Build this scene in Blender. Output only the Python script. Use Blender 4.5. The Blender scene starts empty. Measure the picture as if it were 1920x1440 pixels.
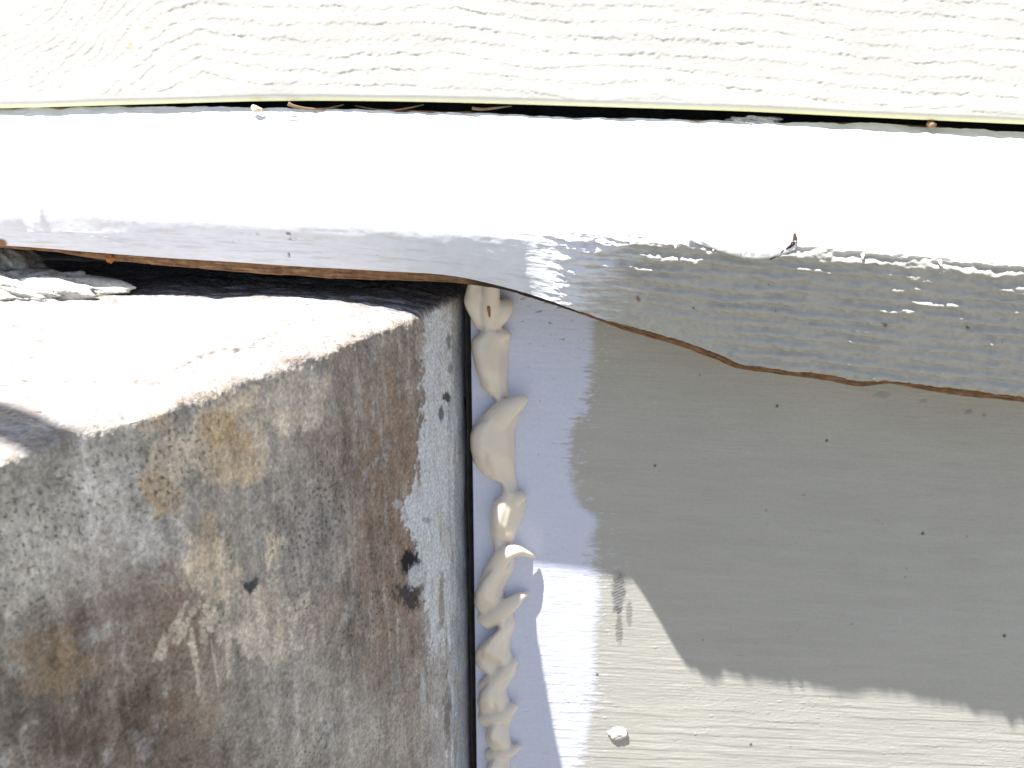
import bpy, math, random
import numpy as np
from mathutils import Vector

# ------------------------------------------------------------------ camera, sky, sun, exposure
SC = bpy.context.scene
F = 2050.0; PITCH = math.radians(20); DIST = 0.250          # focal length in photo pixels, tilt down, metres to the wall
CAM = np.array([0.0, -DIST*math.cos(PITCH), DIST*math.sin(PITCH)])
FW = np.array([0, math.cos(PITCH), -math.sin(PITCH)]); UP = np.array([0, math.sin(PITCH), math.cos(PITCH)])
cd = bpy.data.cameras.new('camera'); co = bpy.data.objects.new('camera', cd)
SC.collection.objects.link(co); SC.camera = co
co.location = CAM; co.rotation_euler = (math.pi/2-PITCH, 0, 0)
cd.sensor_width = 36.0; cd.lens = 36.0*F/1920.0
cd.clip_start = 0.005; cd.clip_end = 3000.0
cd.dof.use_dof = True; cd.dof.focus_distance = 0.243; cd.dof.aperture_fstop = 75.0

SUN = Vector((-0.33, -0.255, 1.0)).normalized()            # towards the sun
w = bpy.data.worlds.new('World'); SC.world = w; w.use_nodes = True
nt = w.node_tree; nt.nodes.clear()
sky = nt.nodes.new('ShaderNodeTexSky'); sky.sky_type = 'NISHITA'; sky.sun_disc = False
sky.sun_elevation = math.asin(SUN.z); sky.sun_rotation = math.atan2(SUN.x, SUN.y)
bg = nt.nodes.new('ShaderNodeBackground'); bg.inputs[1].default_value = 0.058
wo = nt.nodes.new('ShaderNodeOutputWorld')
nt.links.new(sky.outputs[0], bg.inputs[0]); nt.links.new(bg.outputs[0], wo.inputs[0])
sl = bpy.data.lights.new('sun', 'SUN'); sl.energy = 4.8; sl.angle = math.radians(0.5); sl.color = (1.0, 0.98, 0.94)
so = bpy.data.objects.new('sun', sl); SC.collection.objects.link(so)
so.rotation_euler = (-SUN).to_track_quat('-Z', 'Y').to_euler()
vs = SC.view_settings; vs.view_transform = 'Standard'; vs.look = 'None'; vs.gamma = 1.0
vs.exposure = 1.55
SC.cycles.max_bounces = 6; SC.cycles.diffuse_bounces = 4
try: vs.use_curve_mapping = False
except Exception: pass

# ------------------------------------------------------------------ measuring helpers
def rays(u, v):
    u = np.asarray(u, float); v = np.asarray(v, float)
    a = (u-960)/F; b = -(v-720)/F
    return FW + a[..., None]*np.array([1.0, 0, 0]) + b[..., None]*UP
def onY(u, v, y):
    d = rays(u, v); return CAM + d*((np.asarray(y)-CAM[1])/d[..., 1])[..., None]
def onZ(u, v, z):
    d = rays(u, v); return CAM + d*((np.asarray(z)-CAM[2])/d[..., 2])[..., None]
def proj(P):
    Q = np.asarray(P)-CAM; wz = np.maximum(Q @ FW, 1e-3)
    return 960+F*Q[..., 0]/wz, 720-F*(Q @ UP)/wz
def curve(pts):
    a = np.array(pts, float)
    def f(x):
        x = np.asarray(x, float); k = np.clip(np.searchsorted(a[:, 0], x)-1, 0, len(a)-2)
        m = np.gradient(a[:, 1], a[:, 0]); h = a[k+1, 0]-a[k, 0]; t = np.clip((x-a[k, 0])/h, 0, 1)
        return ((2*t**3-3*t**2+1)*a[k, 1]+(t**3-2*t**2+t)*h*m[k]+(-2*t**3+3*t**2)*a[k+1, 1]+(t**3-t**2)*h*m[k+1])
    return f
def sstep(a, b, x):
    t = np.clip((x-a)/(b-a), 0, 1); return t*t*(3-2*t)
def perlin(x, y, seed=0):
    x = np.asarray(x, float); y = np.asarray(y, float)
    r = np.random.RandomState(seed); perm = r.permutation(256); perm = np.concatenate([perm, perm])
    ang = r.rand(256)*2*np.pi; gx = np.cos(ang); gy = np.sin(ang)
    xi = np.floor(x).astype(int); yi = np.floor(y).astype(int); xf = x-xi; yf = y-yi
    def g(i, j, dx, dy):
        h = perm[(perm[i & 255]+j) & 255]; return gx[h]*dx+gy[h]*dy
    s = xf*xf*xf*(xf*(xf*6-15)+10); t = yf*yf*yf*(yf*(yf*6-15)+10)
    a = g(xi, yi, xf, yf); b = g(xi+1, yi, xf-1, yf); c = g(xi, yi+1, xf, yf-1); d = g(xi+1, yi+1, xf-1, yf-1)
    return ((a+s*(b-a))+t*((c+s*(d-c))-(a+s*(b-a))))*1.5
def fbm(x, y, seed=0, o=4, gain=0.5):
    r = 0; a = 1.0; n = 0
    for k in range(o):
        r = r+a*perlin(np.asarray(x)*2**k+17.3*k, np.asarray(y)*2**k+9.1*k, seed+k); n += a; a *= gain
    return r/n
def spaced(lo, a, b, hi, fine, n=10):
    """Coordinates: fine between a and b, growing coarse out to lo and hi."""
    mid = np.arange(a, b, fine)
    L = a-(np.linspace(0, 1, n+1)[1:]**2.2)*(a-lo); R = mid[-1]+(np.linspace(0, 1, n+1)[1:]**2.2)*(hi-mid[-1])
    return np.concatenate([L[::-1] if lo < a else [], mid, R if hi > b else []])
def mix(c, d, m): return c*(1-m[..., None])+np.array(d)*m[..., None]

# ------------------------------------------------------------------ object helpers
COL = SC.collection
def link(o, parent=None):
    COL.objects.link(o)
    if parent is not None: o.parent = parent
    return o
def tag(o, label=None, cat=None, group=None, kind=None):
    if label: o['label'] = label
    if cat: o['category'] = cat
    if group: o['group'] = group
    if kind: o['kind'] = kind
    return o
def empty(name, loc=(0, 0, 0)):
    o = bpy.data.objects.new(name, None); o.location = loc; o.empty_display_size = 0.01; return link(o)
def mesh(name, V, Fc, mat, parent=None, col=None, smooth=True):
    V = np.asarray(V, np.float32); Fc = np.asarray(Fc, np.int32)
    me = bpy.data.meshes.new(name); n = len(Fc); k = Fc.shape[1]
    me.vertices.add(len(V)); me.vertices.foreach_set('co', V.ravel())
    me.loops.add(n*k); me.loops.foreach_set('vertex_index', Fc.ravel())
    me.polygons.add(n); me.polygons.foreach_set('loop_start', np.arange(0, n*k, k, dtype=np.int32))
    if smooth: me.polygons.foreach_set('use_smooth', np.ones(n, bool))
    if col is not None:
        at = me.attributes.new('albedo', 'FLOAT_COLOR', 'POINT')
        c4 = np.ones((len(V), 4), np.float32); c4[:, :3] = np.clip(col, 0.004, 0.92); at.data.foreach_set('color', c4.ravel())
    me.update(calc_edges=True); me.validate()
    me.materials.append(mat)
    o = bpy.data.objects.new(name, me); link(o, parent)
    if parent is not None: o.matrix_parent_inverse = parent.matrix_basis.inverted()
    return o
def grid(name, P, mat, parent=None, col=None, flip=False, closed=False):
    n, m = P.shape[:2]; idx = np.arange(n*m).reshape(n, m)
    if closed: idx = np.concatenate([idx, idx[:, :1]], 1)
    a, b, c, d = idx[:-1, :-1], idx[1:, :-1], idx[1:, 1:], idx[:-1, 1:]
    q = np.stack([a, b, c, d] if not flip else [a, d, c, b], -1).reshape(-1, 4)
    return mesh(name, P.reshape(-1, 3), q, mat, parent, None if col is None else col.reshape(-1, 3))
def normals(P):
    a = np.gradient(P, axis=0); b = np.gradient(P, axis=1); n = np.cross(a, b)
    return n/np.maximum(np.linalg.norm(n, axis=-1, keepdims=True), 1e-12)

# ------------------------------------------------------------------ materials
def material(name, color=None, rough=0.6, spec=0.4, nscale=900, namt=0.12, bscale=2500, bdist=0.00005, bstr=0.6, sss=0.0, coat=0.0):
    m = bpy.data.materials.new(name); m.use_nodes = True; t = m.node_tree; b = t.nodes['Principled BSDF']
    N = t.nodes.new; Lk = t.links.new
    tc = N('ShaderNodeTexCoord')
    if color is None:
        at = N('ShaderNodeAttribute'); at.attribute_name = 'albedo'; base = at.outputs['Color']
    else:
        rg = N('ShaderNodeRGB'); rg.outputs[0].default_value = (*color, 1); base = rg.outputs[0]
    nz = N('ShaderNodeTexNoise'); nz.inputs['Scale'].default_value = nscale; nz.inputs['Detail'].default_value = 5
    Lk(tc.outputs['Object'], nz.inputs['Vector'])
    mr = N('ShaderNodeMapRange'); mr.inputs[1].default_value = 0.25; mr.inputs[2].default_value = 0.75
    mr.inputs[3].default_value = 1-namt; mr.inputs[4].default_value = 1+namt; Lk(nz.outputs[0], mr.inputs[0])
    mx = N('ShaderNodeMix'); mx.data_type = 'RGBA'; mx.blend_type = 'MULTIPLY'; mx.inputs[0].default_value = 1.0
    Lk(base, mx.inputs[6]); Lk(mr.outputs[0], mx.inputs[7]); Lk(mx.outputs[2], b.inputs['Base Color'])
    b.inputs['Roughness'].default_value = rough; b.inputs['Specular IOR Level'].default_value = spec
    if coat: b.inputs['Coat Weight'].default_value = coat; b.inputs['Coat Roughness'].default_value = 0.08
    if sss:
        b.inputs['Subsurface Weight'].default_value = sss; b.inputs['Subsurface Radius'].default_value = (1, .7, .45); b.inputs['Subsurface Scale'].default_value = 0.0015
    if bdist:
        n2 = N('ShaderNodeTexNoise'); n2.inputs['Scale'].default_value = bscale; n2.inputs['Detail'].default_value = 4
        Lk(tc.outputs['Object'], n2.inputs['Vector'])
        bp = N('ShaderNodeBump'); bp.inputs['Strength'].default_value = bstr; bp.inputs['Distance'].default_value = bdist
        Lk(n2.outputs[0], bp.inputs['Height']); Lk(bp.outputs[0], b.inputs['Normal'])
    return m
M_SIDING = material('cream_siding_paint', None, 0.55, 0.35, 300, 0.03, 1800, 0.00006, 0.5)
M_TRIM = material('trim_paint', None, 0.34, 0.36, 400, 0.04, 1500, 0.00005, 0.5)
M_RAW = material('raw_wood', None, 0.85, 0.2, 700, 0.35, 1500, 0.0002, 0.8)
M_WALL = material('wall_paint', None, 0.5, 0.35, 1200, 0.05, 2500, 0.00004, 0.5)
M_STONE = material('weathered_concrete', None, 0.92, 0.2, 1300, 0.30, 1400, 0.0003, 1.0)
M_MORTAR = material('mortar', None, 0.95, 0.15, 1200, 0.25, 1500, 0.0003, 0.9)
M_CAULK = material('fresh_caulk', (0.78, 0.69, 0.575), 0.16, 0.5, 200, 0.03, 500, 0.00004, 0.3, sss=0.25)
M_STRAW = material('dry_straw', (0.24, 0.155, 0.09), 0.7, 0.3, 900, 0.3, 1500, 0.0001)
M_FELT = material('building_felt', (0.085, 0.085, 0.088), 0.95, 0.1, 300, 0.3, 800, 0.0002)
M_GROUND = material('paving', (0.185, 0.175, 0.155), 0.95, 0.1, 12, 0.25, 60, 0.003)
M_METAL = material('rail_paint', (0.05, 0.05, 0.055), 0.45, 0.4, 60, 0.15, 300, 0.0003)
M_RUST = material('rust', (0.35, 0.14, 0.05), 0.9, 0.2, 1500, 0.4, 2000, 0.0002)
M_SPLINT = material('splinter', (0.30, 0.15, 0.07), 0.8, 0.2, 900, 0.3, 1500, 0.0001)

WHITE = (0.66, 0.68, 0.81); BEIGE = (0.442, 0.425, 0.38); CREAM = (0.535, 0.518, 0.468); WOOD = (0.21, 0.115, 0.055)

# ------------------------------------------------------------------ setting: ground, house wall behind
def box(name, lo, hi, mat, parent=None):
    x0, y0, z0 = lo; x1, y1, z1 = hi
    V = [(x0,y0,z0),(x1,y0,z0),(x1,y1,z0),(x0,y1,z0),(x0,y0,z1),(x1,y0,z1),(x1,y1,z1),(x0,y1,z1)]
    return mesh(name, V, [(0,3,2,1),(4,5,6,7),(0,1,5,4),(1,2,6,5),(2,3,7,6),(3,0,4,7)], mat, parent, smooth=False)
GZ = -0.50
g = mesh('ground', [(-1500,-1500,GZ),(1500,-1500,GZ),(1500,1500,GZ),(-1500,1500,GZ)], [(0,1,2,3)], M_GROUND); tag(g, kind='structure')
hw = box('house_wall', (-3.0, 0.014, GZ), (3.0, 0.12, 2.4), M_FELT)
tag(hw, 'black felt house wall seen in the gap behind the siding and trim', 'wall')

# ------------------------------------------------------------------ siding board, embossed with cedar grain
YS = -0.008
v_sb = curve([(-400,212),(0,204),(250,197),(500,191),(800,193),(960,197),(1200,204),(1400,210),(1600,219),(1920,233),(2400,252)])
v_tl = curve([(-400,222),(0,218),(270,215),(540,215),(800,219),(960,225),(1100,229),(1300,233),(1500,240),(1700,250),(1920,262),(2400,282)])
def build_siding():
    X = spaced(-1.5, -0.115, 0.115, 1.5, 0.00024, 14)
    uu = np.clip(960+X*F/0.213, -400, 2400)
    zb = onY(uu, v_sb(uu), YS)[:, 2]
    # profile: back-bottom, rounded bottom edge, then up the face
    t = np.concatenate([[-0.004, -0.003], np.linspace(-0.0018, 0.0, 6)[:-1], np.arange(0, 0.036, 0.00022), 0.036+np.linspace(0.02, 1, 10)**2*0.16])
    T, XX = np.meshgrid(t, X, indexing='ij')
    R = 0.0017
    Y = np.where(T < 0, YS+R+np.clip(-T-0.0018, 0, 1)+0*T, YS); Zr = np.clip(T, 0, 1)
    ang = np.clip(T/0.0032, 0, 1)*np.pi/2
    Y = np.where(T >= 0, YS+R*(1-np.sin(ang)), Y); Zr = np.where(T >= 0, np.where(T < 0.0032, R*(1-np.cos(ang)), T-0.0032+R), 0.0)
    Y = Y+0.03*np.clip(Zr, 0, 1)                                # the board leans back a little
    xm = XX*1000; zm = Zr*1000
    # grain field (mm): lines run level, sweep down at the left, arch once
    bend = -0.55*np.clip(-xm-62, 0, 60)+3.2*np.exp(-((xm+72)/13)**2)-1.6*np.exp(-((xm-8)/20)**2)+0.9*np.sin(xm/23+1)-0.03*xm
    fld = (zm-bend+1.5*fbm(xm/26, zm/9, 3)+0.75*fbm(xm/5.5, zm/3, 5, 3)+0.30*fbm(xm/1.3, zm/2, 6, 3))/(2.9-0.9*sstep(-60,-95,xm))
    fr = fld-np.floor(fld); row = np.floor(fld)
    amp = 0.5+0.5*sstep(-0.45, 0.45, fbm(xm/14+row*3.7, row*1.9, 9, 3))
    saw = (1-fr)**1.6                                           # proud just above each line, stepping back below it
    saw = saw*sstep(0.0, 0.10, fr)
    amp = amp*(1-.45*sstep(-58, -85, xm))*(0.5+0.5*sstep(-.35,.3,fbm(xm/4.5, row*2.7, 10, 3))); d = 0.12*amp*saw
    fr2 = (fld*3.1+0.7*fbm(xm/3, zm/2, 15, 2)); fr2 = fr2-np.floor(fr2)
    d += 0.03*(1-fr2)*sstep(0, 0.15, fr2)*(0.3+amp)
    d += (0.04+0.10*np.exp(-(np.minimum(fr,1-fr)/.16)**2))*fbm(xm/1.1, zm/0.7, 21, 3)*(.3+amp)+0.03*fbm(xm/0.7, zm/0.5, 27, 2)+0.25*fbm(xm/20, zm/12, 33, 2)
    d *= sstep(0.6, 3.2, zm)
    P = np.stack([XX, Y-d*0.001, zb[None, :]+Zr+0*XX], -1)
    c = np.ones(P.shape)*np.array(CREAM)
    c *= (1+0.05*fbm(xm/9, zm/5, 41, 3))[..., None]
    sp = perlin(xm/0.9, zm/0.8, 44); sp2 = perlin(xm/12, zm/6, 45)
    m = sstep(0.93, 1.0, sp+0.16*sp2)*0.75*sstep(0.5, 2, zm); c = mix(c, (0.16, 0.12, 0.09), m)
    U, Vv = proj(P)
    m = np.exp(-(((U-246)/5)**2+((Vv-88-0.6*(U-246))/9)**2)**2)*0.6; c = mix(c, (0.6, 0.42, 0.2), m)
    edge = sstep(1.3, 0.2, zm); c = mix(c, (0.62, 0.62, 0.36), edge*0.95)
    o = grid('siding_board', P, M_SIDING, None, c)
    tag(o, 'cream lap siding board embossed with wood grain across the top', 'siding')
build_siding()

# ------------------------------------------------------------------ trim board: sloped top, undercut face, raw wood edge
v_no = curve([(-400,355),(0,362),(250,372),(500,383),(700,394),(900,414),(1050,430),(1200,441),(1350,453),(1430,457),(1490,458),(1540,461),(1700,475),(1920,492),(2400,525)])
v_bo = curve([(-400,440),(0,462),(100,469),(300,484),(500,497),(700,508),(870,522),(950,540),(1050,569),(1100,586),(1200,613),(1300,639),(1380,665),(1415,678),(1460,684),(1500,690),(1600,702),(1680,714),(1720,711),(1800,722),(1920,735),(2400,790)])
v_ra = curve([(-400,444),(0,466),(60,472),(130,482),(300,499),(500,515),(700,525),(850,530),(950,544),(1050,574),(1110,594),(1200,624),(1300,650),(1380,676),(1415,689),(1500,700),(1600,713),(1690,725),(1730,721),(1800,732),(1920,745),(2400,804)])
p_no = curve([(-400,.0235),(0,.0235),(600,.0235),(940,.024),(1000,.0246),(1030,.0272),(1052,.0298),(1120,.0300),(1500,.0305),(1920,.0325),(2400,.034)])
def trim_frame():
    X = spaced(-1.5, -0.113, 0.113, 1.5, 0.00026, 14)
    u = 960+X*F/0.212
    for _ in range(12):                                          # photo column at the nose for each x
        u = np.clip(u, -400, 2400); n = onY(u, v_no(u), -p_no(u)); u = u+(X-n[:, 0])*F/0.212
    u = np.clip(u, -400, 2400)
    return X, u
def build_trim():
    X, u = trim_frame(); pn = p_no(u)
    zn = onY(u, v_no(u), -pn)[:, 2]
    zl = onY(u, v_tl(u), YS+0.0006)[:, 2]
    slope = (zl-zn)/(pn+YS+0.0006)
    h0 = onY(u, v_bo(u), -pn+0.005)[:, 2]; pb = pn-(zn-h0)*0.30; zb = onY(u, v_bo(u), -pb)[:, 2]
    pr = pb-0.0009; zr = onY(u, v_ra(u), -pr)[:, 2]; zr = np.minimum(zr, zb-0.0006)
    lipb = 0.0010+0.0008*sstep(700, 100, u)+0.0003*fbm(X*1000/7, X*0+.2, 59, 3)+0.0012*sstep(1480, 1700, u)
    A = np.stack([np.full_like(X, YS+0.0006)+lipb, zl+slope*lipb], -1); A2 = np.stack([A[:, 0]+.001, zl-0.004], -1)
    B = np.stack([-pn, zn], -1); C = np.stack([-pb, zb], -1)
    rad = curve([(-400,.0078),(300,.0074),(800,.0064),(960,.0045),(1040,.0026),(1300,.0016),(2400,.0016)])(u)
    dBA = (A-B); lBA = np.linalg.norm(dBA, axis=1); dBA /= lBA[:, None]
    dBC = (C-B); lBC = np.linalg.norm(dBC, axis=1); dBC /= lBC[:, None]
    rad = np.minimum(rad, lBC*0.72)
    B0 = B+dBA*rad[:, None]; B1 = B+dBC*rad[:, None]
    # push the round outwards so that its visible crest still sits near B
    nt_, nr, nf = 100, 26, 118
    prof = []; arc = []
    for k in np.linspace(0, 1, nt_, endpoint=False): prof.append(A+(B0-A)*k); arc.append(-(1-k)*(lBA-rad)-rad)
    for k in np.linspace(0, 1, nr, endpoint=False):
        prof.append((1-k)**2*B0+2*k*(1-k)*B+k*k*B1); arc.append(rad*(2*k-1))
    for k in np.linspace(0, 1, nf): prof.append(B1+(C-B1)*k); arc.append(rad+k*(lBC-rad))
    prof = np.array(prof); S = np.array(arc)*1000                 # mm from the nose, + down the face
    n, m = S.shape
    P = np.stack([np.broadcast_to(X, (n, m)), prof[..., 0], prof[..., 1]], -1).copy()
    N = normals(P); N *= np.where(N[..., 1:2]*1.0 > 0, -1, 1)
    xm = P[..., 0]*1000; U = np.broadcast_to(u, (n, m)); face = sstep(-1.0, 2.0, S); fc = S/(lBC*1000)
    right = sstep(1012, 1072, U+34*fbm(xm/7, S/6, 60, 3)+10*fbm(xm/2, S/1.3, 58, 2))
    # ridged, thick paint on the right face
    g = (S-0.02*(xm)+1.1*fbm(xm/17, S/5, 61, 3)+0.75*fbm(xm/4.5, S/2.5, 62, 3)+0.35*fbm(xm/1.8, S/2, 57, 2))/2.6
    fr = g-np.floor(g); row = np.floor(g)
    ridge = sstep(0, 0.35, fr)*sstep(1.0, 0.42, fr)
    am = 0.45+0.55*sstep(-0.4, 0.35, fbm(xm/12+row*5.1, row*2.3, 63, 2))
    calm = 1-0.75*sstep(0.45, 0.8, fc)*sstep(1550, 1250, U)
    d = face*right*(0.92*ridge*am*calm+0.46*fbm(xm/1.8, S/0.9, 64, 4, .6)+0.42*fbm(xm/6, S/2.6, 65, 3))
    # blistered band just under the nose, from the step to the crack
    bl = face*right*sstep(7, 2.5, S)*sstep(1560, 1400, U)
    d += bl*0.5*np.clip(fbm(xm/2.4, S/1.2, 66, 3)+0.1, -0.2, 1)
    # drops and runs of paint
    for (du, ds, sx, sz, hh) in [(1403,.945,.6,.7,.6),(1690,.965,1.2,.6,.4),(1820,.10,1.0,1.6,.9),(1905,.60,.7,.7,.6),(1440,.42,1.6,.5,.6),(1185,.30,.8,.6,.5),(1325,.33,.6,.5,.5),(1290,.26,.6,.5,.5),(1620,.28,.9,.5,.6),(1560,.40,1.8,.4,.5),(1420,.40,2.2,.4,.5),(1270,.42,2.0,.4,.4),(1755,.35,1.4,.4,.5)]:
        xc = np.interp(du, u, X)*1000
        d += hh*np.exp(-((xm-xc)/sx)**2-((S-ds*np.interp(du, u, lBC)*1000)/sz)**2)
    # brushed, scraped white on the left
    left = 1-right
    d += left*(0.05*fbm(xm/9, S/0.55, 70, 3)+0.30*fbm(xm/30, S/6, 71, 2)+0.05*fbm(xm/2, S/0.8, 72, 2)*sstep(-3, 0, S)+0.16*fbm(xm/11, S/0.7, 73, 3)*np.exp(-((S-1)/3.5)**2)+0.10*fbm(xm/4, S/0.5, 76, 3)*np.exp(-((S-2)/3.0)**2)*sstep(200, 900, U))
    for (du, ds, sx, sz, hh) in [(30,1.0,1.2,6,-.55),(62,2.0,.8,5,.35),(215,-3.0,3,.5,.3),(110,-3.6,4,.5,.3)]:
        xc = np.interp(du, u, X)*1000; d += hh*np.exp(-((xm-xc)/sx)**2-((S-ds)/sz)**2)
    d += (1-face)*(0.06*fbm(xm/8, S/1.2, 74, 3))
    # ragged lip along the back of the top
    d += 0.5*sstep(-lBA*1000+9.5, -lBA*1000+6, S)*fbm(xm/5, S/3, 75, 3)
    P = P+N*(d*0.001)[..., None]
    # colour: white primer left, beige paint right, brushed overlap between
    c = np.ones(P.shape)*np.array((0.74, 0.745, 0.785))
    st = fbm(xm/7, S/0.8, 80, 4)
    mb = sstep(1075, 1215, U+150*st+4*(S-6))*face
    c = mix(c, BEIGE, mb)
    c = mix(c, (0.72, 0.69, 0.60), (1-face)*sstep(1150, 1500, U)*0.8)
    gl = sstep(0.28, 0.42, fbm(xm/4, S/0.5, 81, 4))*face*sstep(900, 400, U)*0.25; c = mix(c, (0.55, 0.55, 0.56), gl)
    wr = sstep(0.05, 0.45, fbm(xm/9, S/1.1, 83, 4))*left*face*sstep(0.15, 0.5, fc)*0.55; c = mix(c, (0.56, 0.55, 0.54), wr)
    sp = sstep(0.88, 0.98, perlin(xm/1.1, S/0.45, 85)+0.15*perlin(xm/14, S/5, 86)); c = mix(c, (0.12, 0.09, 0.08), sp*0.8)
    for (pu, pv, ru, rv) in [(452,437,4,2.5),(485,439,4,2.5),(540,439,7,2.5),(548,449,8,2.5),(542,478,3,5),(1196,560,5,8),(1300,578,3,3),(1660,610,4,4),(1815,612,5,5),(1480,880,5,5),(1655,608,4,3),(1428,700,4,3),(952,558,5,3),(1410,480,4,3)]:
        Uq, Vq = proj(P) if pu == 452 else (Uq, Vq)
        mm = np.exp(-(((Uq-pu)/ru)**2+((Vq-pv)/rv)**2)**2); c = mix(c, (0.10, 0.05, 0.03) if pu != 1196 else (0.24, 0.13, 0.09), mm*sstep(-.35, .25, fbm(xm/.8, S/.8, 89, 3)))
    ck = np.exp(-((Vq-(362+0.06*(Uq-1290)+4*np.sin((Uq-1250)/25)))/2.0)**2)*sstep(1285, 1300, Uq)*sstep(1360, 1345, Uq)*0.5; c = mix(c, (0.25, 0.15, 0.18), ck)
    for (ua, ub, va, vb, am) in [(1245,1258,356,358,.8),(1290,1325,362,370,.85),(1325,1352,370,374,.8),(1390,1400,363,364,.7),(1430,1472,366,364,.6),(1452,1462,273,274,.7),(1558,1580,275,276,.5),(1600,1610,290,291,.5),(1395,1403,243,245,.8),(1220,1224,277,279,.7),(962,966,301,302,.7),(1003,1007,300,301,.6),(1110,1114,278,279,.6),(1805,1815,276,278,.5),(60,90,368,366,.4),(120,140,360,362,.4)]:
        q_ = np.clip((Uq-ua)/(ub-ua), 0, 1); dl = np.hypot(np.clip(np.maximum(ua-Uq, Uq-ub), 0, None), (Vq-va-q_*(vb-va)-1.5*np.sin(Uq/6.0))/1.0)
        c = mix(c, (0.05, 0.03, 0.03), sstep(2.2, .8, dl)*am*sstep(-.5, .1, fbm(xm/1.2, S/1, 87, 3)+.1))
    # raw wood at the far left corner where paint is gone
    rw = sstep(0.2, 0.6, sstep(24, 0, Uq+10*fbm(xm/3, S/2, 88))*sstep(440, 458, Vq)); c = mix(c, WOOD, rw)
    root = empty('trim_board', (0, 0, float(zr.min())))
    tag(root, 'sloped white and beige wooden trim board with a rough peeling front under the siding', 'trim')
    grid('painted_face', P, M_TRIM, root, c)
    # unpainted lower edge and underside
    jag = (0.22*fbm(X*1000/4, X*0+.5, 90, 5, .7)+.3*np.clip(fbm(X*1000/16, X*0+.7, 93, 3), -.4, .4))*0.001
    E0 = np.stack([-pb+0.0002, zb+0.0004], -1); E1 = np.stack([-pr-0.0001, zb-0.0002], -1); E2 = np.stack([-pr+0.0002, zr+jag], -1); E3 = np.stack([-pr+0.0010, zr-0.0003+jag], -1)
    E4 = np.stack([np.full_like(X, -0.0005), zr+0.0006], -1); E5 = np.stack([np.full_like(X, -0.0005), zl-0.006], -1)
    prof = [E0, E1]+[E1+(E2-E1)*k for k in np.linspace(0.1, 1, 9)]+[E3]+[E3+(E4-E3)*k for k in (.1, .25, .5, 1)]+[E5, A2, A]
    prof = np.array(prof); n, m = prof.shape[:2]
    Q = np.stack([np.broadcast_to(X, (n, m)), prof[..., 0], prof[..., 1]], -1).copy()
    k = np.arange(n)[:, None]; wob = 0.00022*fbm(X[None, :]*1000/4+0*k, k/3.0, 91, 4)*((k > 0) & (k < 12)); Q[..., 1] += wob
    cc = np.ones(Q.shape)*np.array(WOOD); nz = fbm(X[None, :]*1000/5+0*k, k/2.0, 92, 4)
    cc = mix(cc, (0.36, 0.25, 0.16), sstep(0.1, 0.5, nz)*0.6); cc = mix(cc, (0.06, 0.035, 0.02), sstep(0.05, 0.45, -nz)*0.8)
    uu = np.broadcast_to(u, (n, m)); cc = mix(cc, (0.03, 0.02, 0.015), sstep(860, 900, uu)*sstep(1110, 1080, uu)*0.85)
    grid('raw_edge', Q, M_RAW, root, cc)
    return root, X, u, pn, zn, pb, zb
TRIM, TX, TU, TPN, TZN, TPB, TZB = build_trim()

def tube(pts, rad, flat=1.0, sides=10, cap=True):
    """Tapered tube through points, smoothed; returns verts, quads (as 4-tuples)."""
    pts = np.array(pts, float); rad = np.array(rad, float)
    k = np.linspace(0, len(pts)-1, (len(pts)-1)*6+1); base = np.arange(len(pts))
    p = np.stack([curve(np.stack([base, pts[:, i]], 1))(k) for i in range(3)], 1); r = np.maximum(curve(np.stack([base, rad], 1))(k), 1e-5)
    t = np.gradient(p, axis=0); t /= np.linalg.norm(t, axis=1, keepdims=True)
    ref = np.array([0, 1.0, 0]); a = np.cross(t, ref); a /= np.maximum(np.linalg.norm(a, axis=1, keepdims=True), 1e-9); b = np.cross(a, t)
    ph = np.linspace(0, 2*np.pi, sides, endpoint=False)
    V = p[:, None]+a[:, None]*(np.cos(ph)[None, :, None]*r[:, None, None])+b[:, None]*(np.sin(ph)[None, :, None]*r[:, None, None]*flat)
    n = len(p); V = np.concatenate([V.reshape(-1, 3), p[:1], p[-1:]]); q = []
    for i in range(n-1):
        for j in range(sides):
            q.append((i*sides+j, (i+1)*sides+j, (i+1)*sides+(j+1) % sides, i*sides+(j+1) % sides))
    for j in range(0, sides, 2):
        q.append((n*sides, j, (j+1) % sides, (j+2) % sides)); e = (n-1)*sides; q.append((n*sides+1, e+(j+2) % sides, e+(j+1) % sides, e+j))
    return V, q
def nose_at(u, up=0.0, out=0.0):
    return np.array([np.interp(u, TU, TX), -np.interp(u, TU, TPN)-out, np.interp(u, TU, TZN)+up])
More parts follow.
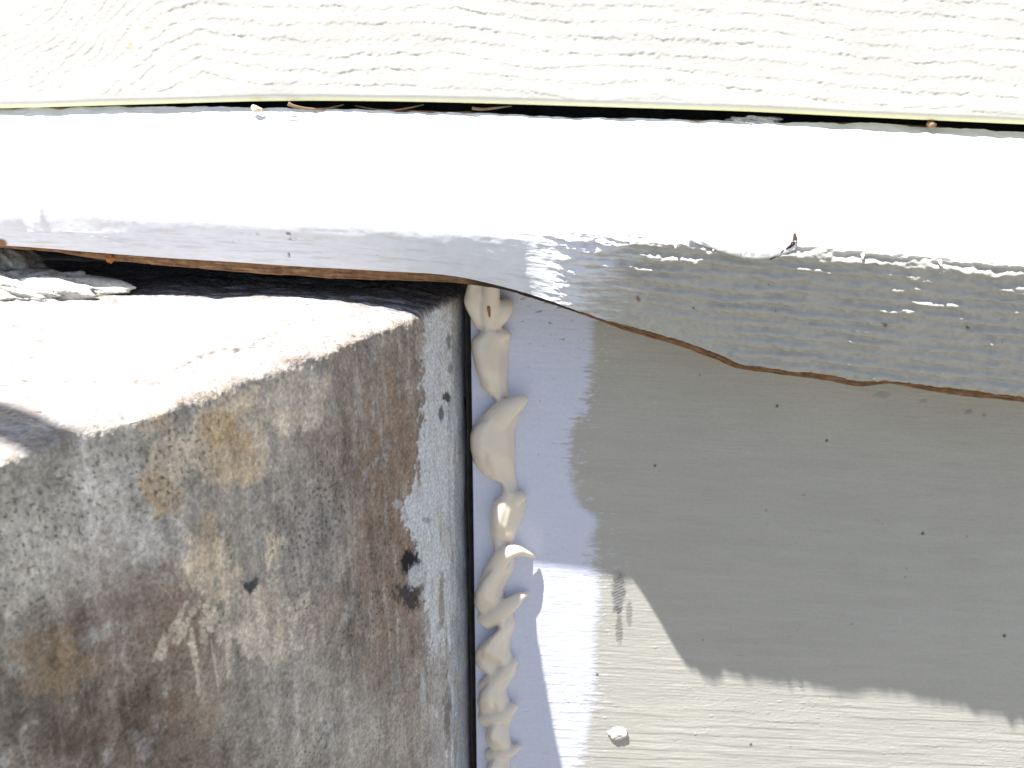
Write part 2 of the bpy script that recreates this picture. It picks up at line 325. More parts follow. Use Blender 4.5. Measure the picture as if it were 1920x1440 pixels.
def add_flake():
    # curled lip of paint under the nose, ending at the dark crack
    us = np.linspace(1290, 1492, 60); s = (us-1290)/202
    cen = np.array([nose_at(a) for a in us]); drop = 0.0010+0.0026*np.sin(np.pi*np.clip(s, 0, 1)**1.3*0.92)
    rows = []
    for k in np.linspace(0, 1, 12):
        th = k*2.3
        y = cen[:, 1]-0.0002-0.0006*np.sin(th)*np.sin(np.pi*np.clip(s*.9+.08, 0, 1)); z = cen[:, 2]+0.0007-drop*(1-np.cos(th))/1.67
        rows.append(np.stack([cen[:, 0], y+0.00025*fbm(us/14, us*0+k*3, 95, 3), z+0.0002*fbm(us/10, us*0+k*2, 96, 3)], -1))
    P = np.array(rows); c = np.ones(P.shape)*np.array((0.74, 0.74, 0.74))
    o = grid('paint_flake', P, M_TRIM, TRIM, c); md = o.modifiers.new('thickness', 'SOLIDIFY'); md.thickness = 0.0004
    # crack beside the flake: a short split of bare wood
    a = nose_at(1492, 0.0018, -0.0013); b = nose_at(1486, 0.0002, 0.0001); d = nose_at(1446, -0.0030, 0.0002)
    V, q = tube([a, b, d], [0.0003, 0.0005, 0.00012], 0.6); mesh('crack', V, q, material('crack', (.05, .03, .022), .9, .1), TRIM)
add_flake()
def add_tufts():
    # little spikes of dried paint along the nose; they show as teeth in its shadow on the wall
    rr = random.Random(4)
    for u_, L in [(1268, .0024), (1340, .0020), (1388, .0030), (1424, .0018), (1620, .0022), (1765, .0024)]:
        a = nose_at(u_, 0.0001, -0.0004); a[2] -= .0012; tip = a+np.array([rr.uniform(-.0004, .0004), -L*0.6, -0.0006])
        V, q = tube([a, (a+tip)/2, tip], [0.0005, 0.00028, 0.00006], 1.0, 6); mesh('paint_spike', V, q, M_TRIM, TRIM, np.ones((len(V), 3))*np.array((0.72, 0.69, 0.62)))
add_tufts()

# ------------------------------------------------------------------ lower wall panel
XL = float(onY(888, 1000, 0.0)[0])
u_br = curve([(400,1120),(560,1113),(640,1108),(700,1106),(760,1096),(800,1072),(850,1066),(900,1070),(950,1088),(975,1118),(1000,1110),(1050,1112),(1100,1120),(1200,1113),(1300,1111),(1380,1098),(1440,1082),(1700,1060)])
def build_panel():
    X = np.concatenate([[XL+0.0002]*3, spaced(XL, XL, 0.142, 1.5, 0.00023, 16)])
    Z = spaced(GZ, -0.112, 0.042, 0.042, 0.00024, 14)
    XX, ZZ = np.meshgrid(X, Z, indexing='ij'); xm = XX*1000; zm = ZZ*1000
    zt = zm+0.055*xm                                            # brush marks run slightly downhill
    d = 0.055*fbm(xm/16, zt/0.42, 100, 3)+0.03*fbm(xm/5, zt/0.25, 101, 2)+0.05*fbm(xm/11, zm/9, 102, 2)
    low = sstep(-55, -100, zm-0.12*xm*0)
    g = (zt+0.09*xm*0+0.8*fbm(xm/30, zt/6, 103, 2))/2.7; fr = g-np.floor(g)
    d += low*0.10*(1-fr)*sstep(0, .25, fr)*sstep(-.25, .3, fbm(xm/22+np.floor(g)*3.3, np.floor(g)*1.7, 104, 2))
    d += 0.07*sstep(0.62, 0.8, perlin(xm/1.3, zm/0.5, 105)+0.3*perlin(xm/20, zm/16, 106))*sstep(-20, -70, zm)
    P = np.stack([XX, -d*0.001, ZZ], -1)
    U, V = proj(P)
    # primer: slightly thicker brushed coat up to a ragged edge
    ed = U-u_br(np.clip(V, 400, 1700)); fade = fbm(xm/7, zt/0.8, 110, 4, .6); fine = fbm(xm/2.5, zt/0.35, 111, 3)
    pm = sstep(12, -9, ed+(10+44*sstep(-.2,.3,fbm(xm/30+4, zm/14, 109, 2)))*fade+7*fine)*sstep(75, 20, ed)
    pm = np.maximum(pm, sstep(0.33, 0.5, fine+0.4*fade)*sstep(95, 0, ed)*sstep(-70, 0, ed)*0.7)
    P[..., 1] -= pm*0.00006*(1+0.6*fbm(xm/5, zt/0.7, 112, 3))
    c = np.ones(P.shape)*np.array(BEIGE)
    c *= (1+0.07*fbm(xm/30, zt/3, 113, 4)+0.06*fbm(xm/9, zt/0.45, 114, 3)+.05*fbm(xm/30, zm/30, 122, 3))[..., None]
    c = mix(c, WHITE, pm*(0.94+0.06*fade))
    # bare flecks near the top of the primer, scuffs, specks, fingerprint
    top = sstep(640, 560, V); fl = sstep(0.40, 0.52, fbm(xm/2.6, zm/1.1, 115, 4)+0.10*top)*sstep(690, 600, V)*sstep(945, 985, U)*sstep(1150, 1100, U); c = mix(c, (0.20, 0.15, 0.10), fl*0.85)
    sc = sstep(0.42, 0.6, fbm(xm/2.5, zt/0.5, 116, 4)+0.12*fbm(xm/25, zm/12, 117, 2)-0.04); c = mix(c, (0.24, 0.21, 0.17), sc*0.35*sstep(1140, 1250, U))
    for (pu, pv, r) in [(1457,761,4.2),(1550,826,4.2),(1228,873,4),(1507,928,3.6),(1730,1000,5),(1813,1006,3.6),(1700,1066,3.2),(1697,1082,3.6),(1437,957,3.2),(1883,1192,5),(1312,703,3.4),(1598,1170,3.2),(1560,700,2.4),(1655,982,2.2),(1318,1200,3),(1408,1396,4),(1556,1308,2.6),(1482,1400,2.6),(1120,1265,4),(1012,752,2.2),(1010,852,2.4)]:
        m = np.exp(-(((U-pu)/(r*.7))**2+((V-pv)/(r*.72))**2)**2); c = mix(c, (0.03, 0.028, 0.03), m*(0.9 if r > 3.9 else .4))
    for (pu, pv, ru, rv, s) in [(1160,1108,14,36,.85),(1158,1142,10,9,.95),(1161,1178,7,32,.7),(1180,1150,6,26,.6),(1655,740,16,7,.35),(1816,772,9,5,.5),(1845,778,6,4,.5),(1730,752,9,4,.4)]:
        rr = ((U-pu)/ru)**2+((V-pv)/rv)**2; whorl = 0.6+0.4*sstep(-0.2, 0.3, np.sin(V*1.1+U*.5)+0.9*fbm(xm/1, zm/.6, 118, 2))
        m = sstep(1.4, 0.3, rr+1.1*fbm(xm/.9, zm/1.2, 119, 4, .65))*s*whorl; c = mix(c, (0.10, 0.10, 0.105), m)
    m = sstep(0.5, 0.62, fbm(xm/6, zt/0.5, 121, 3)+0.35*np.exp(-((V-705)/40)**2)*sstep(1500, 1650, U)); c = mix(c, (0.33, 0.29, 0.24), m*0.4)
    P[0, :, 1] = 0.013; P[1, :, 1] = 0.006; P[2, :, 1] = 0.0006
    o_ = empty('wall_panel', (0.5, 0, GZ)); tag(o_, 'smooth beige wall panel with a brushed white primer stripe beside the caulk', 'wall')
    grid('panel_face', P, M_WALL, o_, c, flip=True)
    # nail-head sized blob of thick paint
    q = onY(1157, 1374, 0.0); r = np.random.RandomState(2)
    th, ph = np.meshgrid(np.linspace(0, np.pi, 20), np.linspace(0, 2*np.pi, 28, endpoint=False), indexing='ij')
    rad = 1+0.35*perlin(2*np.cos(ph)*np.sin(th)+5, 2*np.sin(ph)*np.sin(th)+2*np.cos(th), 130)
    B = np.stack([q[0]+0.0024*rad*np.sin(th)*np.cos(ph)+0.0006*np.cos(th), q[1]-0.0009*rad*np.abs(np.cos(th))**0.8*np.sign(np.cos(th)), q[2]+0.0017*rad*np.sin(th)*np.sin(ph)-0.0004*np.cos(th)], -1)
    grid('paint_blob', B, M_TRIM, o_, np.ones(B.shape)*np.array((0.70, 0.67, 0.60)), closed=True)
build_panel()

# ------------------------------------------------------------------ concrete step, its corner running out from the wall
Z0 = 0.0256
def step_path():
    px = [(0,868),(165,806),(290,771),(400,733),(490,702),(610,660),(700,622),(790,588),(835,567),(862,554)]
    U_ = np.array([a for a, b in px], float); ze = np.interp(U_, [0, 300, 600, 790, 862], [0.0245, 0.0235, 0.0220, 0.0215, 0.0213])
    pts = onZ(U_, np.array([b for a, b in px]), ze)
    d0 = pts[0]-pts[1]; d0[2] = 0; d0 /= np.linalg.norm(d0)
    far = [pts[0]+d0*0.30, pts[0]+d0*0.12, pts[0]+d0*0.04]
    end = [np.array([pts[-1][0]+.0002, pts[-1][1]+.005, .0213]), np.array([pts[-1][0]+.0004, 0.0135, 0.0213])]
    return np.array(far+list(pts)+end)
def build_step():
    path = step_path(); L = np.concatenate([[0], np.cumsum(np.linalg.norm(np.diff(path, axis=0), axis=1))])
    i0 = 3; La = L[i0]-0.012; Lb = L[-1]
    s = np.concatenate([np.linspace(0, 1, 14)[:-1]**0.6*La, np.arange(La, Lb, 0.00033), [Lb]])
    fx = np.interp(s, L, path[:, 0]); fy = np.interp(s, L, path[:, 1]); fz = np.interp(s, L, path[:, 2])
    k = np.ones(31)/31; pad = lambda a: np.convolve(np.pad(a, 15, mode='reflect', reflect_type='odd'), k, 'valid')
    j0 = 13; fx[j0:] = pad(fx[j0:]); fy[j0:] = pad(fy[j0:]); fz[j0:] = pad(fz[j0:]); fy[-1] = 0.0135
    tx = np.gradient(fx, s); ty = np.gradient(fy, s); nn = np.hypot(tx, ty); nx = ty/nn; ny = -tx/nn      # outward (to the right/front)
    R = 0.0006
    t = np.concatenate([-(0.11+np.linspace(1, 0.02, 12)**2*0.9), -np.arange(0.11, 0.0, -0.00042), np.arange(0.0003, 0.128, 0.00036), 0.128+np.linspace(0.03, 1, 12)**1.6*(Z0-GZ-0.128)])
    T, SS = np.meshgrid(t, s, indexing='ij'); FX = np.broadcast_to(fx, T.shape); FY = np.broadcast_to(fy, T.shape)
    topd = np.clip(-T, 0, None); dn = np.clip(T, 0, None)
    rr = R*(1+0.8*np.clip(fbm(SS*1000/9, SS*0+0.3, 140, 3), -0.6, 1))
    a = np.exp(-topd/rr)*rr*0.5; b = np.exp(-dn/rr)*rr*0.5            # soft worn edge
    x = FX-topd-b*nx; y = FY-b*ny; z = fz[None, :]+(Z0-fz)[None, :]*(1-np.exp(-topd/0.010))-dn-a
    lean = 0.018*dn*sstep(Lb-.018, Lb-.045, SS); x = x+lean*nx; y = y+lean*ny
    P = np.stack([x, y, z+0*x], -1)
    y_ok = np.minimum(P[..., 1], 0.0135); P[..., 1] = y_ok
    top = sstep(0.0008, -0.0008, T); side = 1-top
    xm, ym, zm, sm = P[..., 0]*1000, P[..., 1]*1000, P[..., 2]*1000, SS*1000
    U, V = proj(P)
    a1 = np.where(T < 0, xm, sm); b1 = np.where(T < 0, ym, zm)
    edge_n = fbm(sm/3.2, T*1000/3.2, 141, 4); 
    vis = sstep(-0.14, -0.10, T)
    dt = (0.7*fbm(xm/22, ym/16, 142, 3)+0.8*fbm(xm/6, ym/4, 143, 5, .6)-0.6*sstep(0.35, 0.6, fbm(xm/3, ym/2, 144, 3)))
    crk = np.exp(-((V-(672+(-0.30)*(U-370)+5*np.sin(U/17)))/4.0)**2)*sstep(300, 330, U)*sstep(560, 500, U); dt = dt-1.2*crk*sstep(-.2, .4, fbm(xm/2, ym/2, 145, 2))
    ds = 0.45*fbm(sm/24, zm/20, 146, 3)+0.12*fbm(sm/2.5, zm/3.5, 147, 4)-0.18*sstep(0.42, 0.7, perlin(sm/0.9, zm/1.0, 148))*sstep(-.1, .5, fbm(sm/25+2, zm/25, 149, 2))
    en = np.exp(-np.abs(T)/0.0016)*(0.95*edge_n+0.7*fbm(sm/.9, T*1000/1.2, 158, 3))
    near = sstep(14, -2, SS*0+ym*-1)*0
    dz = top*(dt*vis+en); dsd = side*(ds+en*0.6)
    # the top sags to the wall
    P[..., 2] += dz*0.001; P[..., 0] += dsd*0.001*nx; P[..., 1] += dsd*0.001*ny
    P[..., 1] = np.minimum(P[..., 1], 0.0136)
    # ---------------- colours
    gr0 = fbm(sm/1.1, zm/1.5, 182, 3, .7)
    wu = U+42*fbm(sm/9, zm/9, 150, 5, .62); wv = V+42*fbm(sm/9+50, zm/9, 151, 5, .62)
    n1 = fbm(sm/14, zm/16, 152, 5, .6); streak = fbm(sm/3.0, zm/26, 153, 4); n2 = fbm(sm/3.2, zm/4.2, 154, 5, .72)*1.25; nE = fbm(sm/6, zm/7, 180, 6, .7)*1.3; nM = fbm(sm/10, zm/13, 181, 5, .65)*1.3
    c = np.ones(P.shape)*np.array((0.27, 0.245, 0.22))
    def blob(cu, cv, ru, rv, col, amt, soft=.5, rag=.55):
        nonlocal c
        r = np.sqrt(((wu-cu)/ru)**2+((wv-cv)/rv)**2)+rag*1.3*nE
        c = mix(c, col, sstep(1+soft*.5, 1-soft*.5, r)*amt)
    haze = (0.45, 0.43, 0.42); tan = (0.50, 0.43, 0.34); och = (0.37, 0.27, 0.16); brn = (0.165, 0.125, 0.10); drk = (0.055, 0.045, 0.04); gry = (0.24, 0.235, 0.22)
    blob(150,960,230,170,(0.30,0.295,0.275),.7,1.2,.3); blob(230,1050,130,150,haze,.65,1.0,.7); blob(60,1080,90,130,(0.40,0.385,0.36),.55,.9,.7)
    blob(690,800,120,260,(0.20,0.165,0.14),.75,1.2,.4); blob(740,960,60,260,(0.21,0.15,0.11),.65,1.0,.6); blob(690,1150,110,150,brn,.45,1.1,.6)
    blob(250,1210,190,140,brn,.75,1.1,.6); blob(60,1330,150,140,drk,.6,1.2,.7); blob(300,1400,220,110,(0.10,0.075,0.055),.7,1.2,.6); blob(100,1240,90,50,och,.35,1,.6); blob(330,1150,70,70,(0.19,0.14,0.11),.5,1,.6); blob(380,1330,60,60,(0.22,0.16,0.11),.5,1,.6)
    blob(560,1000,90,120,(0.27,0.255,0.245),.7,1.1,.3)
    blob(520,1330,130,130,(0.31,0.29,0.265),.65,1.1,.5); blob(650,1380,70,110,(0.30,0.28,0.26),.6,1,.5)
    blob(430,820,72,90,tan,.75,.45,.6); blob(420,800,40,40,och,.7,.6,.6); blob(440,860,30,60,och,.45,.6,.6); blob(300,920,32,40,och,.75,.5,.6); blob(320,860,40,60,tan,.55,.6,.6)
    blob(560,740,58,60,(0.44,0.39,0.34),.75,.4,.5); blob(545,790,26,30,tan,.5,.5,.5); blob(260,810,22,14,tan,.5,.5,.5); blob(285,790,14,16,och,.5,.5,.5)
    blob(400,1070,46,66,tan,.9,.3,.75); blob(395,1010,24,46,och,.35,.5,.6); blob(360,1030,18,30,tan,.8,.4,.7)
    blob(480,1165,85,62,(0.43,0.385,0.33),.9,.3,.8); blob(500,1200,62,34,(0.46,0.41,0.35),.85,.3,.8); blob(520,1100,22,30,(0.42,0.38,0.33),.7,.4,.8)
    blob(515,1020,10,40,tan,.8,.4,.7); blob(640,1050,14,30,(.4,.35,.3),.5,.4,.7)
    c = mix(c, (.155, .115, .09), sstep(.18, .6, nM+.25*n2)*.5*side*sstep(0, 1, .35+.65*sstep(880, 1120, V)+.5*sstep(560, 700, U)))
    c = mix(c, (.36, .35, .345), sstep(.25, .55, -nM+.3*nE)*.55*side)
    for (ua, va, ub, vb, wd) in [(350,1130,300,1230,7),(370,1130,330,1200,8),(400,1140,385,1200,9),(425,1140,428,1270,6),(360,1180,372,1300,4),(395,1200,410,1290,3),(310,1190,288,1240,4)]:
        q = np.clip(((U-ua)*(ub-ua)+(V-va)*(vb-va))/((ub-ua)**2+(vb-va)**2), 0, 1); dd = np.hypot(U-ua-q*(ub-ua), V-va-q*(vb-va))
        c = mix(c, (0.44, 0.385, 0.32), sstep(1.25, .5, dd/wd+1.5*nE+.5*gr0)*.8*side)
    for (ua, va, wd, ln, am) in [(163,1050,14,260,.45),(555,1330,7,160,.35),(600,1400,6,120,.3),(520,1380,5,90,.3),(215,1180,10,200,.2)]:
        c = mix(c, (0.46, 0.45, 0.45), np.exp(-((U-ua-0.03*(V-va))/wd)**2-((V-va)/ln)**4)*am*sstep(-.4, .3, streak+.4*n2))
    chalk = sstep(.05, .5, fbm(sm/1.6, zm/22, 183, 4, .6)+.3*nM)*(.25+.45*sstep(420, 560, U)); c = mix(c, (.33, .32, .31), chalk*side*.8)
    c *= (1.46*np.array([1.035, 1.0, .955]))*np.clip(1+0.30*n1+0.36*streak+0.45*n2+.25*nM, .25, 2)[..., None]
    gr = fbm(sm/.9, zm/1.1, 155, 3, .8); c *= np.clip(1+0.38*gr, .3, 2)[..., None]
    pit = sstep(0.36, 0.6, perlin(sm/0.8, zm/0.9, 148)+.12*gr0)*sstep(-.25, .4, fbm(sm/25+2, zm/25, 149, 2)); c = mix(c, (0.07, 0.06, 0.06), pit*.72*side)
    rst = sstep(.25, .6, fbm(sm/7, zm/15, 156, 5, .6))*sstep(560, 700, U); c = mix(c, (0.21, 0.14, 0.095), rst*.45*side)
    fl = sstep(.5, .62, fbm(sm/2.1, zm/2.6, 157, 4, .6))*sstep(500, 640, U)*.65; c = mix(c, (0.42, 0.39, 0.36), fl*side)
    c = mix(c, (0.05, 0.055, 0.06), sstep(1.2, .7, np.hypot((wu-471)/10, (wv-1089)/15)+.3*n2)*.85)
    # white paint and mortar smear beside the wall
    u_w = curve([(500,800),(590,797),(640,790),(760,786),(850,786),(900,778),(930,762),(960,752),(1000,772),(1050,782),(1120,790),(1180,797),(1260,806),(1340,800),(1440,805),(1700,810)])
    ew = U-u_w(np.clip(V, 500, 1700))+26*fbm(sm/2.4, zm/2.6, 160, 5, .65)+14*fbm(sm/7, zm/7, 165, 3)
    worn = sstep(-.15, .25, fbm(sm/3, zm/9, 161, 4, .6)+.45-.85*sstep(1040, 1330, V)*sstep(-10, 30, -(U-845)*.4+10))
    wm = sstep(-2, 4, ew)*(0.25+0.75*worn)*side*sstep(560, 590, V+20*n2)
    wc = mix(np.ones(P.shape)*np.array((0.72, 0.72, 0.74)), (0.30, 0.31, 0.34), sstep(835, 862, U+20*fbm(sm/2, zm/12, 162, 4))*.85*sstep(-.5, .2, n2+.35))
    wc = mix(wc, (0.52, 0.49, 0.43), sstep(.0, .5, fbm(sm/5, zm/14, 163, 3))*.5)
    wc *= (1+.20*fbm(sm/.7, zm/4, 164, 3))[..., None]
    c = mix(c, wc, wm)
    for (pu, pv, ru, rv, col, am) in [(838,745,9,9,drk,.9),(878,752,9,13,drk,.85),(826,776,5,16,drk,.75),(842,640,5,14,drk,.6),(845,690,4,12,drk,.5),(768,1058,17,30,(.02,.02,.022),.97),(768,1115,26,24,(.06,.055,.06),.85),(778,1080,17,20,(.60,.61,.64),.95),(800,975,12,5,drk,.4),(828,1130,6,60,(.2,.15,.1),.6),(745,945,9,8,(.55,.53,.5),.8),(757,962,7,6,(.55,.53,.5),.7),(793,1290,5,46,(.55,.54,.54),.85),(790,1390,3,50,(.5,.49,.49),.7),(838,1330,8,60,drk,.5)]:
        r = np.hypot((U-pu)/ru, (V-pv)/rv)+.9*n2+.3*gr; c = mix(c, col, sstep(1.2, .7, r)*am*side)
    # top: pale weathered concrete, pinkish, dark in its cracks
    ct = np.ones(P.shape)*np.array((0.30, 0.28, 0.265)); nt1 = fbm(xm/9, ym/6, 170, 5, .6); nt2 = fbm(xm/2, ym/1.3, 171, 4, .6)
    ct = mix(ct, (0.30, 0.215, 0.175), sstep(.02, .45, nt1)*.5); ct = mix(ct, (0.42, 0.41, 0.40), sstep(.05, .4, -nt1)*.7)
    ct *= (1+.22*nt2)[..., None]
    ct = mix(ct, (0.07, 0.055, 0.045), sstep(.34, .5, nt2+.25*nt1)*.85); ct = mix(ct, (0.10, 0.08, 0.07), crk*sstep(-.2, .3, nt2)*.9)
    ct = mix(ct, (0.20, 0.13, 0.09), np.exp(-np.abs(T)/.002)*sstep(-.1, .4, edge_n)*.7)
    # dark strip by the wall paints in shade under the trim; plus smeared white paint
    trim_shade = sstep(-21.5, -16.5, ym+1.8*fbm(xm/6, ym/3, 172, 4)); ct = mix(ct, (0.115, 0.105, 0.105), trim_shade*.9*(.75+.25*sstep(-.3, .3, nt2)))
    pw = sstep(.08, .3, fbm(xm/9, ym/1.1, 173, 4)+.22-.035*np.abs(ym+18))*sstep(200, 320, U)*sstep(900, 800, U); ct = mix(ct, (0.42, 0.42, 0.44), pw*.8)
    ct = mix(ct, (0.28, 0.13, 0.06), np.exp(-((U-190)/45)**2-((V-540)/14)**2)*.8*sstep(-.3, .3, nt2))
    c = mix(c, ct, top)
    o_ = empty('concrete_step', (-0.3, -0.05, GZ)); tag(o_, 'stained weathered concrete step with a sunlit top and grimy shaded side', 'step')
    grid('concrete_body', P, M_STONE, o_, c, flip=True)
    return o_
STEP = build_step()

def lump(name, c, r, mat, parent, col, seed, rough=.5, nu=40, nv=28, sc=2.0):
    th, ph = np.meshgrid(np.linspace(0.001, np.pi-.001, nv), np.linspace(0, 2*np.pi, nu, endpoint=False), indexing='ij')
    d = np.stack([np.sin(th)*np.cos(ph), np.sin(th)*np.sin(ph), np.cos(th)], -1)
    k = 1+rough*(perlin(d[..., 0]*sc+d[..., 2]*1.3+7, d[..., 1]*sc-d[..., 2]+3, seed)+.5*perlin(d[..., 0]*3*sc+d[..., 2]*4, d[..., 1]*3*sc-d[..., 2]*3, seed+1))
    P = np.asarray(c)+d*k[..., None]*np.asarray(r)
    cc = np.ones(P.shape)*np.array(col)*(1+.3*perlin(d[..., 0]*5+d[..., 2], d[..., 1]*5+d[..., 2]*2, seed+2))[..., None]
    return grid(name, P, mat, parent, cc, closed=True)
q = onZ(72, 541, Z0+0.0015); o = lump('mortar_lump', q+np.array([-.006, .001, -.0006]), (.0215, .0062, .0034), M_MORTAR, None, (.52, .50, .45), 200, .34, 120, 60, 3.4)
tag(o, 'crumbling pale mortar lump on the back left of the step top', 'mortar')
q = onY(22, 500, -.012); o = lump('mortar_chunk', q+np.array([-.002, .004, -.001]), (.0075, .006, .0042), M_MORTAR, None, (.30, .285, .26), 210, .45, 60, 40)
tag(o, 'grey mortar chunk wedged under the left end of the trim', 'mortar')
q = onY(207, 482, -.0185); o = lump('rust_crumb', q, (.0011, .0009, .0010), M_RUST, None, (1, 1, 1), 220, .5, 20, 14)
tag(o, 'tiny orange rust crumb stuck below the trim edge', 'debris')

# ------------------------------------------------------------------ bead of fresh caulk
def build_caulk():
    T_ = [(524,880,934),(535,880,932),(546,877,932),(561,875,940),(572,877,946),(585,884,944),(595,899,938),(605,904,933),(616,905,943),(625,898,956),(637,884,959),(653,883,955),(668,886,953),(691,891,953),(714,899,952),(725,902,953),(738,915,955),(750,930,957),(763,932,966),(775,918,974),(787,900,973),(800,887,967),(817,881,966),(842,882,966),(867,888,966),(883,898,967),(897,915,969),(908,941,970),(918,943,972),(927,940,984),(942,925,988),(962,919,983),(983,918,975),(1004,921,967),(1025,927,961),(1046,926,967),(1067,917,965),(1087,902,953),(1108,891,945),(1129,888,945),(1142,892,960),(1156,907,965),(1164,928,968),(1179,935,966),(1199,912,958),(1218,892,957),(1234,890,964),(1247,892,970),(1258,903,969),(1266,914,966),(1277,914,958),(1296,900,950),(1316,894,958),(1335,898,964),(1350,914,962),(1360,917,957),(1380,910,957),(1393,912,960),(1405,920,964),(1418,924,957),(1440,912,957),(1465,908,960),(1480,920,955),(1500,908,957),(1540,905,957),(1580,912,955),(1640,905,957)]
    T_ = np.array(T_, float); v = np.arange(524, 1640, 1.25); uL = np.interp(v, T_[:, 0], T_[:, 1]); uR = np.interp(v, T_[:, 0], T_[:, 2])
    k = np.array([1, 2, 3, 2, 1])/9; sm = lambda a: np.convolve(np.pad(a, 2, mode='edge'), k, 'valid')
    uL, uR = sm(uL), sm(uR)
    lips = np.array([480, 600, 752, 905, 1030, 1160, 1264, 1352, 1416, 1478, 1560, 1660.])
    hmx = np.array([5.0, 5.2, 5.8, 5.0, 5.4, 5.4, 5.0, 4.8, 4.6, 4.5, 4.5])
    ph = np.linspace(0.0, np.pi, 44); n, m = len(v), len(ph)
    PHI, VV = np.meshgrid(ph, v, indexing='xy')
    q = (1-np.cos(PHI))/2; UU = uL[:, None]+(uR-uL)[:, None]*q
    ve = VV+0.42*(uR[:, None]-UU)+16*fbm(UU/34, VV/45, 230, 3)                        # fold lines slant down to the right
    i = np.clip(np.searchsorted(lips, ve)-1, 0, len(hmx)-1); fr = (ve-lips[i])/(lips[i+1]-lips[i])
    h = hmx[i]*(0.46+0.54*np.sin(np.clip(fr/0.80, 0, 1)*np.pi/2)**1.2)*(1-0.50*sstep(0.70, 1.0, fr))
    wd = (uR-uL)[:, None]*0.00012*1000; h = np.minimum(h, 1.0*wd+1.5)
    ridge = 0.10*np.sin(q*22+ve/30)*sstep(.1, .3, q)*sstep(.95, .7, q)                 # drag lines
    Y = -(h*np.sin(PHI)**0.7*(1+0.36*np.cos(PHI))+ridge)*0.001
    P = onY(UU, VV, 0.0); 
    yy = Y+0.0015; k = (yy-CAM[1])/(0-CAM[1])
    sag = 0.0016*sstep(.45, .95, fr)*np.sin(PHI)
    par = np.clip(-Y/0.235, 0, .05)
    X = P[..., 0]*(1-par)+CAM[0]*par; Z = P[..., 2]*(1-par)+CAM[2]*par-sag*0.6        # keep the outline where the photo has it as it bulges out
    G = np.stack([X, Y, Z], -1)
    back = G.copy(); back[..., 1] = 0.0016
    Vt = np.concatenate([G.reshape(-1, 3), back.reshape(-1, 3)]); idx = np.arange(n*m).reshape(n, m); F_ = []
    a, b, c, d = idx[:-1, :-1], idx[1:, :-1], idx[1:, 1:], idx[:-1, 1:]
    F_.append(np.stack([a, b, c, d], -1).reshape(-1, 4)); F_.append(np.stack([a, d, c, b], -1).reshape(-1, 4)+n*m)
    N_ = n*m
    for e in (idx[:, 0], idx[::-1, -1], idx[-1, :], idx[0, ::-1]):
        F_.append(np.stack([e[:-1], e[:-1]+N_, e[1:]+N_, e[1:]], -1))
    F_ = [np.concatenate(F_)]; off = len(Vt); Vs = [Vt]
    px = lambda u, v, y: onY(u, v, y*0.001)
    fins = [([(905,815,-1.2),(928,790,-2.4),(948,770,-3.4),(968,757,-4.0),(982,748,-4.2),(990,743,-4.0)], [3.2,3.2,2.8,2.1,1.4,.6], .8),
            ([(915,1090,-1.2),(932,1062,-2.6),(946,1040,-3.6),(966,1033,-3.6),(982,1036,-2.8),(994,1041,-2.0),(1004,1046,-1.0)], [2.4,2.4,2.2,1.6,1.1,.8,.35], .8),
            ([(908,1165,-.8),(928,1152,-2),(946,1141,-2.8),(962,1130,-2.8),(976,1119,-2.0),(992,1111,-.9)], [2.6,2.6,2.4,1.9,1.3,.5], .8),
            ([(908,1292,-.8),(925,1277,-1.8),(944,1262,-2.6),(957,1248,-2.6),(969,1238,-1.6)], [2.2,2.3,2.2,1.7,.9], .8),
            ([(905,1350,-.8),(925,1343,-2.2),(945,1338,-2.8),(960,1328,-2.6),(970,1326,-1.8)], [2.2,2.2,2.0,1.6,.9], .8),
            ([(915,1418,-.6),(935,1413,-1.8),(955,1409,-2.2),(968,1403,-1.8),(978,1399,-1)], [1.8,1.9,1.7,1.2,.6], .8),
            ([(915,615,-.8),(928,600,-1.8),(938,588,-2.6),(948,572,-2.6),(956,560,-1.8)], [1.9,2.2,2.3,2.0,1.0], .9),
            ([(903,612,-1),(894,585,-2.5),(887,564,-3.4),(886,546,-3.8),(889,528,-4.4)], [1.4,1.9,2.1,1.5,1.2], .9),
            ([(915,605,-1.5),(918,578,-3.4),(920,552,-4.4),(922,526,-5.4)], [2.0,2.4,2.1,1.9], .9),
            ([(960,940,-1.5),(976,932,-2.4),(987,935,-2.6)], [2.0,1.6,.9], .9),
            ([(930,634,-1.5),(945,628,-2.4),(956,633,-2.4)], [2.0,1.6,.9], .9)]
    for pts, rad, fl in fins:
        V_, q_ = tube([px(*p) for p in pts], np.array(rad)*0.001, fl, 12); Vs.append(V_); F_.append(np.array(q_)+off); off += len(V_)
    o = mesh('caulk_bead', np.concatenate(Vs), np.concatenate(F_), M_CAULK)
    md = o.modifiers.new('merge', 'REMESH'); md.mode = 'VOXEL'; md.voxel_size = 0.00022; md.use_smooth_shade = True
    ms = o.modifiers.new('soften', 'SMOOTH'); ms.factor = 0.5; ms.iterations = 26
    tag(o, 'squiggly bead of fresh cream caulk down the joint between step and panel', 'caulk')
build_caulk()

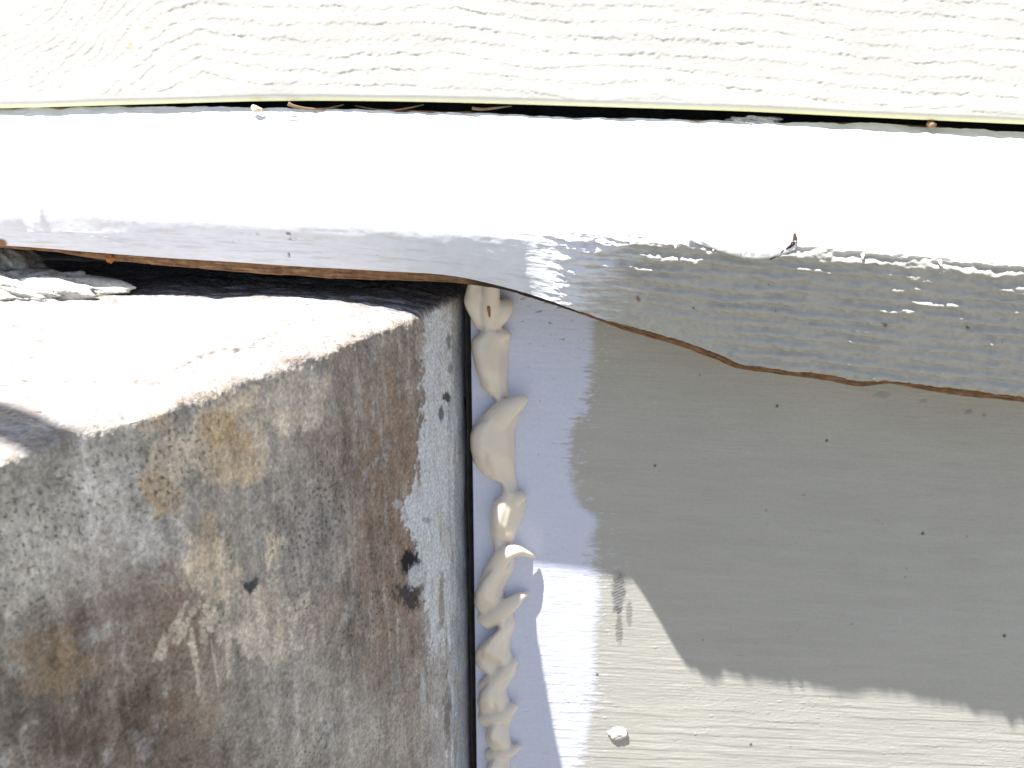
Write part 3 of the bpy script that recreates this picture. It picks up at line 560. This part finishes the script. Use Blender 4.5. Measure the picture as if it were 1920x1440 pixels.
# ------------------------------------------------------------------ small things
def strand(name, pts, rad, mat, label, cat, flat=.5, group=None):
    V, q = tube(pts, np.array(rad)*0.001, flat, 8); o = mesh(name, V, q, mat); tag(o, label, cat, group); return o
px = lambda u, v, y: onY(u, v, y*0.001)
strand('wood_splinter', [px(916,574,-5.9), px(917,583,-5.6), px(918,594,-4.9)], [.32,.36,.25], M_SPLINT, 'short brown wood splinter stuck in the top of the caulk', 'splinter')
strand('dry_grass_blade', [px(540,194,-8.6), px(552,199,-8.4), px(580,204,-7.5), px(612,204,-6.5), px(645,196,-5)], [.45,.3,.25,.25,.12], M_STRAW, 'curled dry grass blade nearest the seed husk in the siding gap', 'grass blade', .4, 'dry grass caught in the siding gap')
strand('dry_grass_blade', [px(665,198,-5), px(700,205,-6), px(735,207,-6.3), px(765,203,-6), px(795,196,-5)], [.1,.2,.22,.2,.1], M_STRAW, 'thin arched dry grass blade in the middle of the siding gap', 'grass blade', .4, 'dry grass caught in the siding gap')
strand('dry_grass_blade', [px(885,203,-6), px(905,205,-6.2), px(935,202,-6), px(960,199,-5)], [.35,.3,.2,.1], M_STRAW, 'short dry grass blade in the siding gap above the caulk', 'grass blade', .4, 'dry grass caught in the siding gap')
strand('seed_husk', [px(473,200,-8.2), px(480,205,-8.8), px(492,206,-8.4)], [.5,.75,.3], material('husk', (.62,.5,.36), .7, .3, 900, .3, 1500, .0001), 'pale seed husk lodged in the siding gap at left', 'husk', .7)
strand('wood_crumb', [px(1738,231,-6.8), px(1747,234,-7.2), px(1755,234,-6.8)], [.4,.7,.3], M_STRAW, 'tan wood crumb in the right end of the siding gap', 'debris', .7)
q = px(1412, 226, -5.2); o = lump('old_caulk_scrap', q, (.0048, .0016, .0008), M_MORTAR, None, (.55,.54,.52), 240, .5, 40, 24); tag(o, 'pale scrap of old caulk in the siding gap right of centre', 'caulk')
strand('bristle', [px(535,227,-9.5), px(548,226.5,-9.6), px(566,226.5,-9.6)], [.1,.14,.06], M_FELT, 'dark stray bristle lying on the white trim top', 'bristle', .6)

# ------------------------------------------------------------------ handrail left of the picture; its shadow crosses the step corner
def build_rail():
    a = onZ(0, 784, Z0); b = onZ(150, 836, Z0); dirn = (b-a)/np.linalg.norm(b-a)
    up = np.array(SUN)/SUN.z*0.30; c = a+up
    root = empty('handrail', tuple(c+np.array([-0.7, 0, 0])*0)); tag(root, 'dark metal handrail standing on the step, outside the picture to the left', 'handrail')
    V, q = tube([c-dirn*0.60, c-dirn*0.2, c+dirn*0.0, c+dirn*0.10], [.0042]*4, 1.0, 16); mesh('rail', V, q, M_METAL, root)
    f = c-dirn*0.58; g_ = f.copy(); g_[2] = Z0-.001
    V, q = tube([f, (f+g_)/2, g_], [.006]*3, 1.0, 12)
    mesh('post', V, q, M_METAL, root)
build_rail()
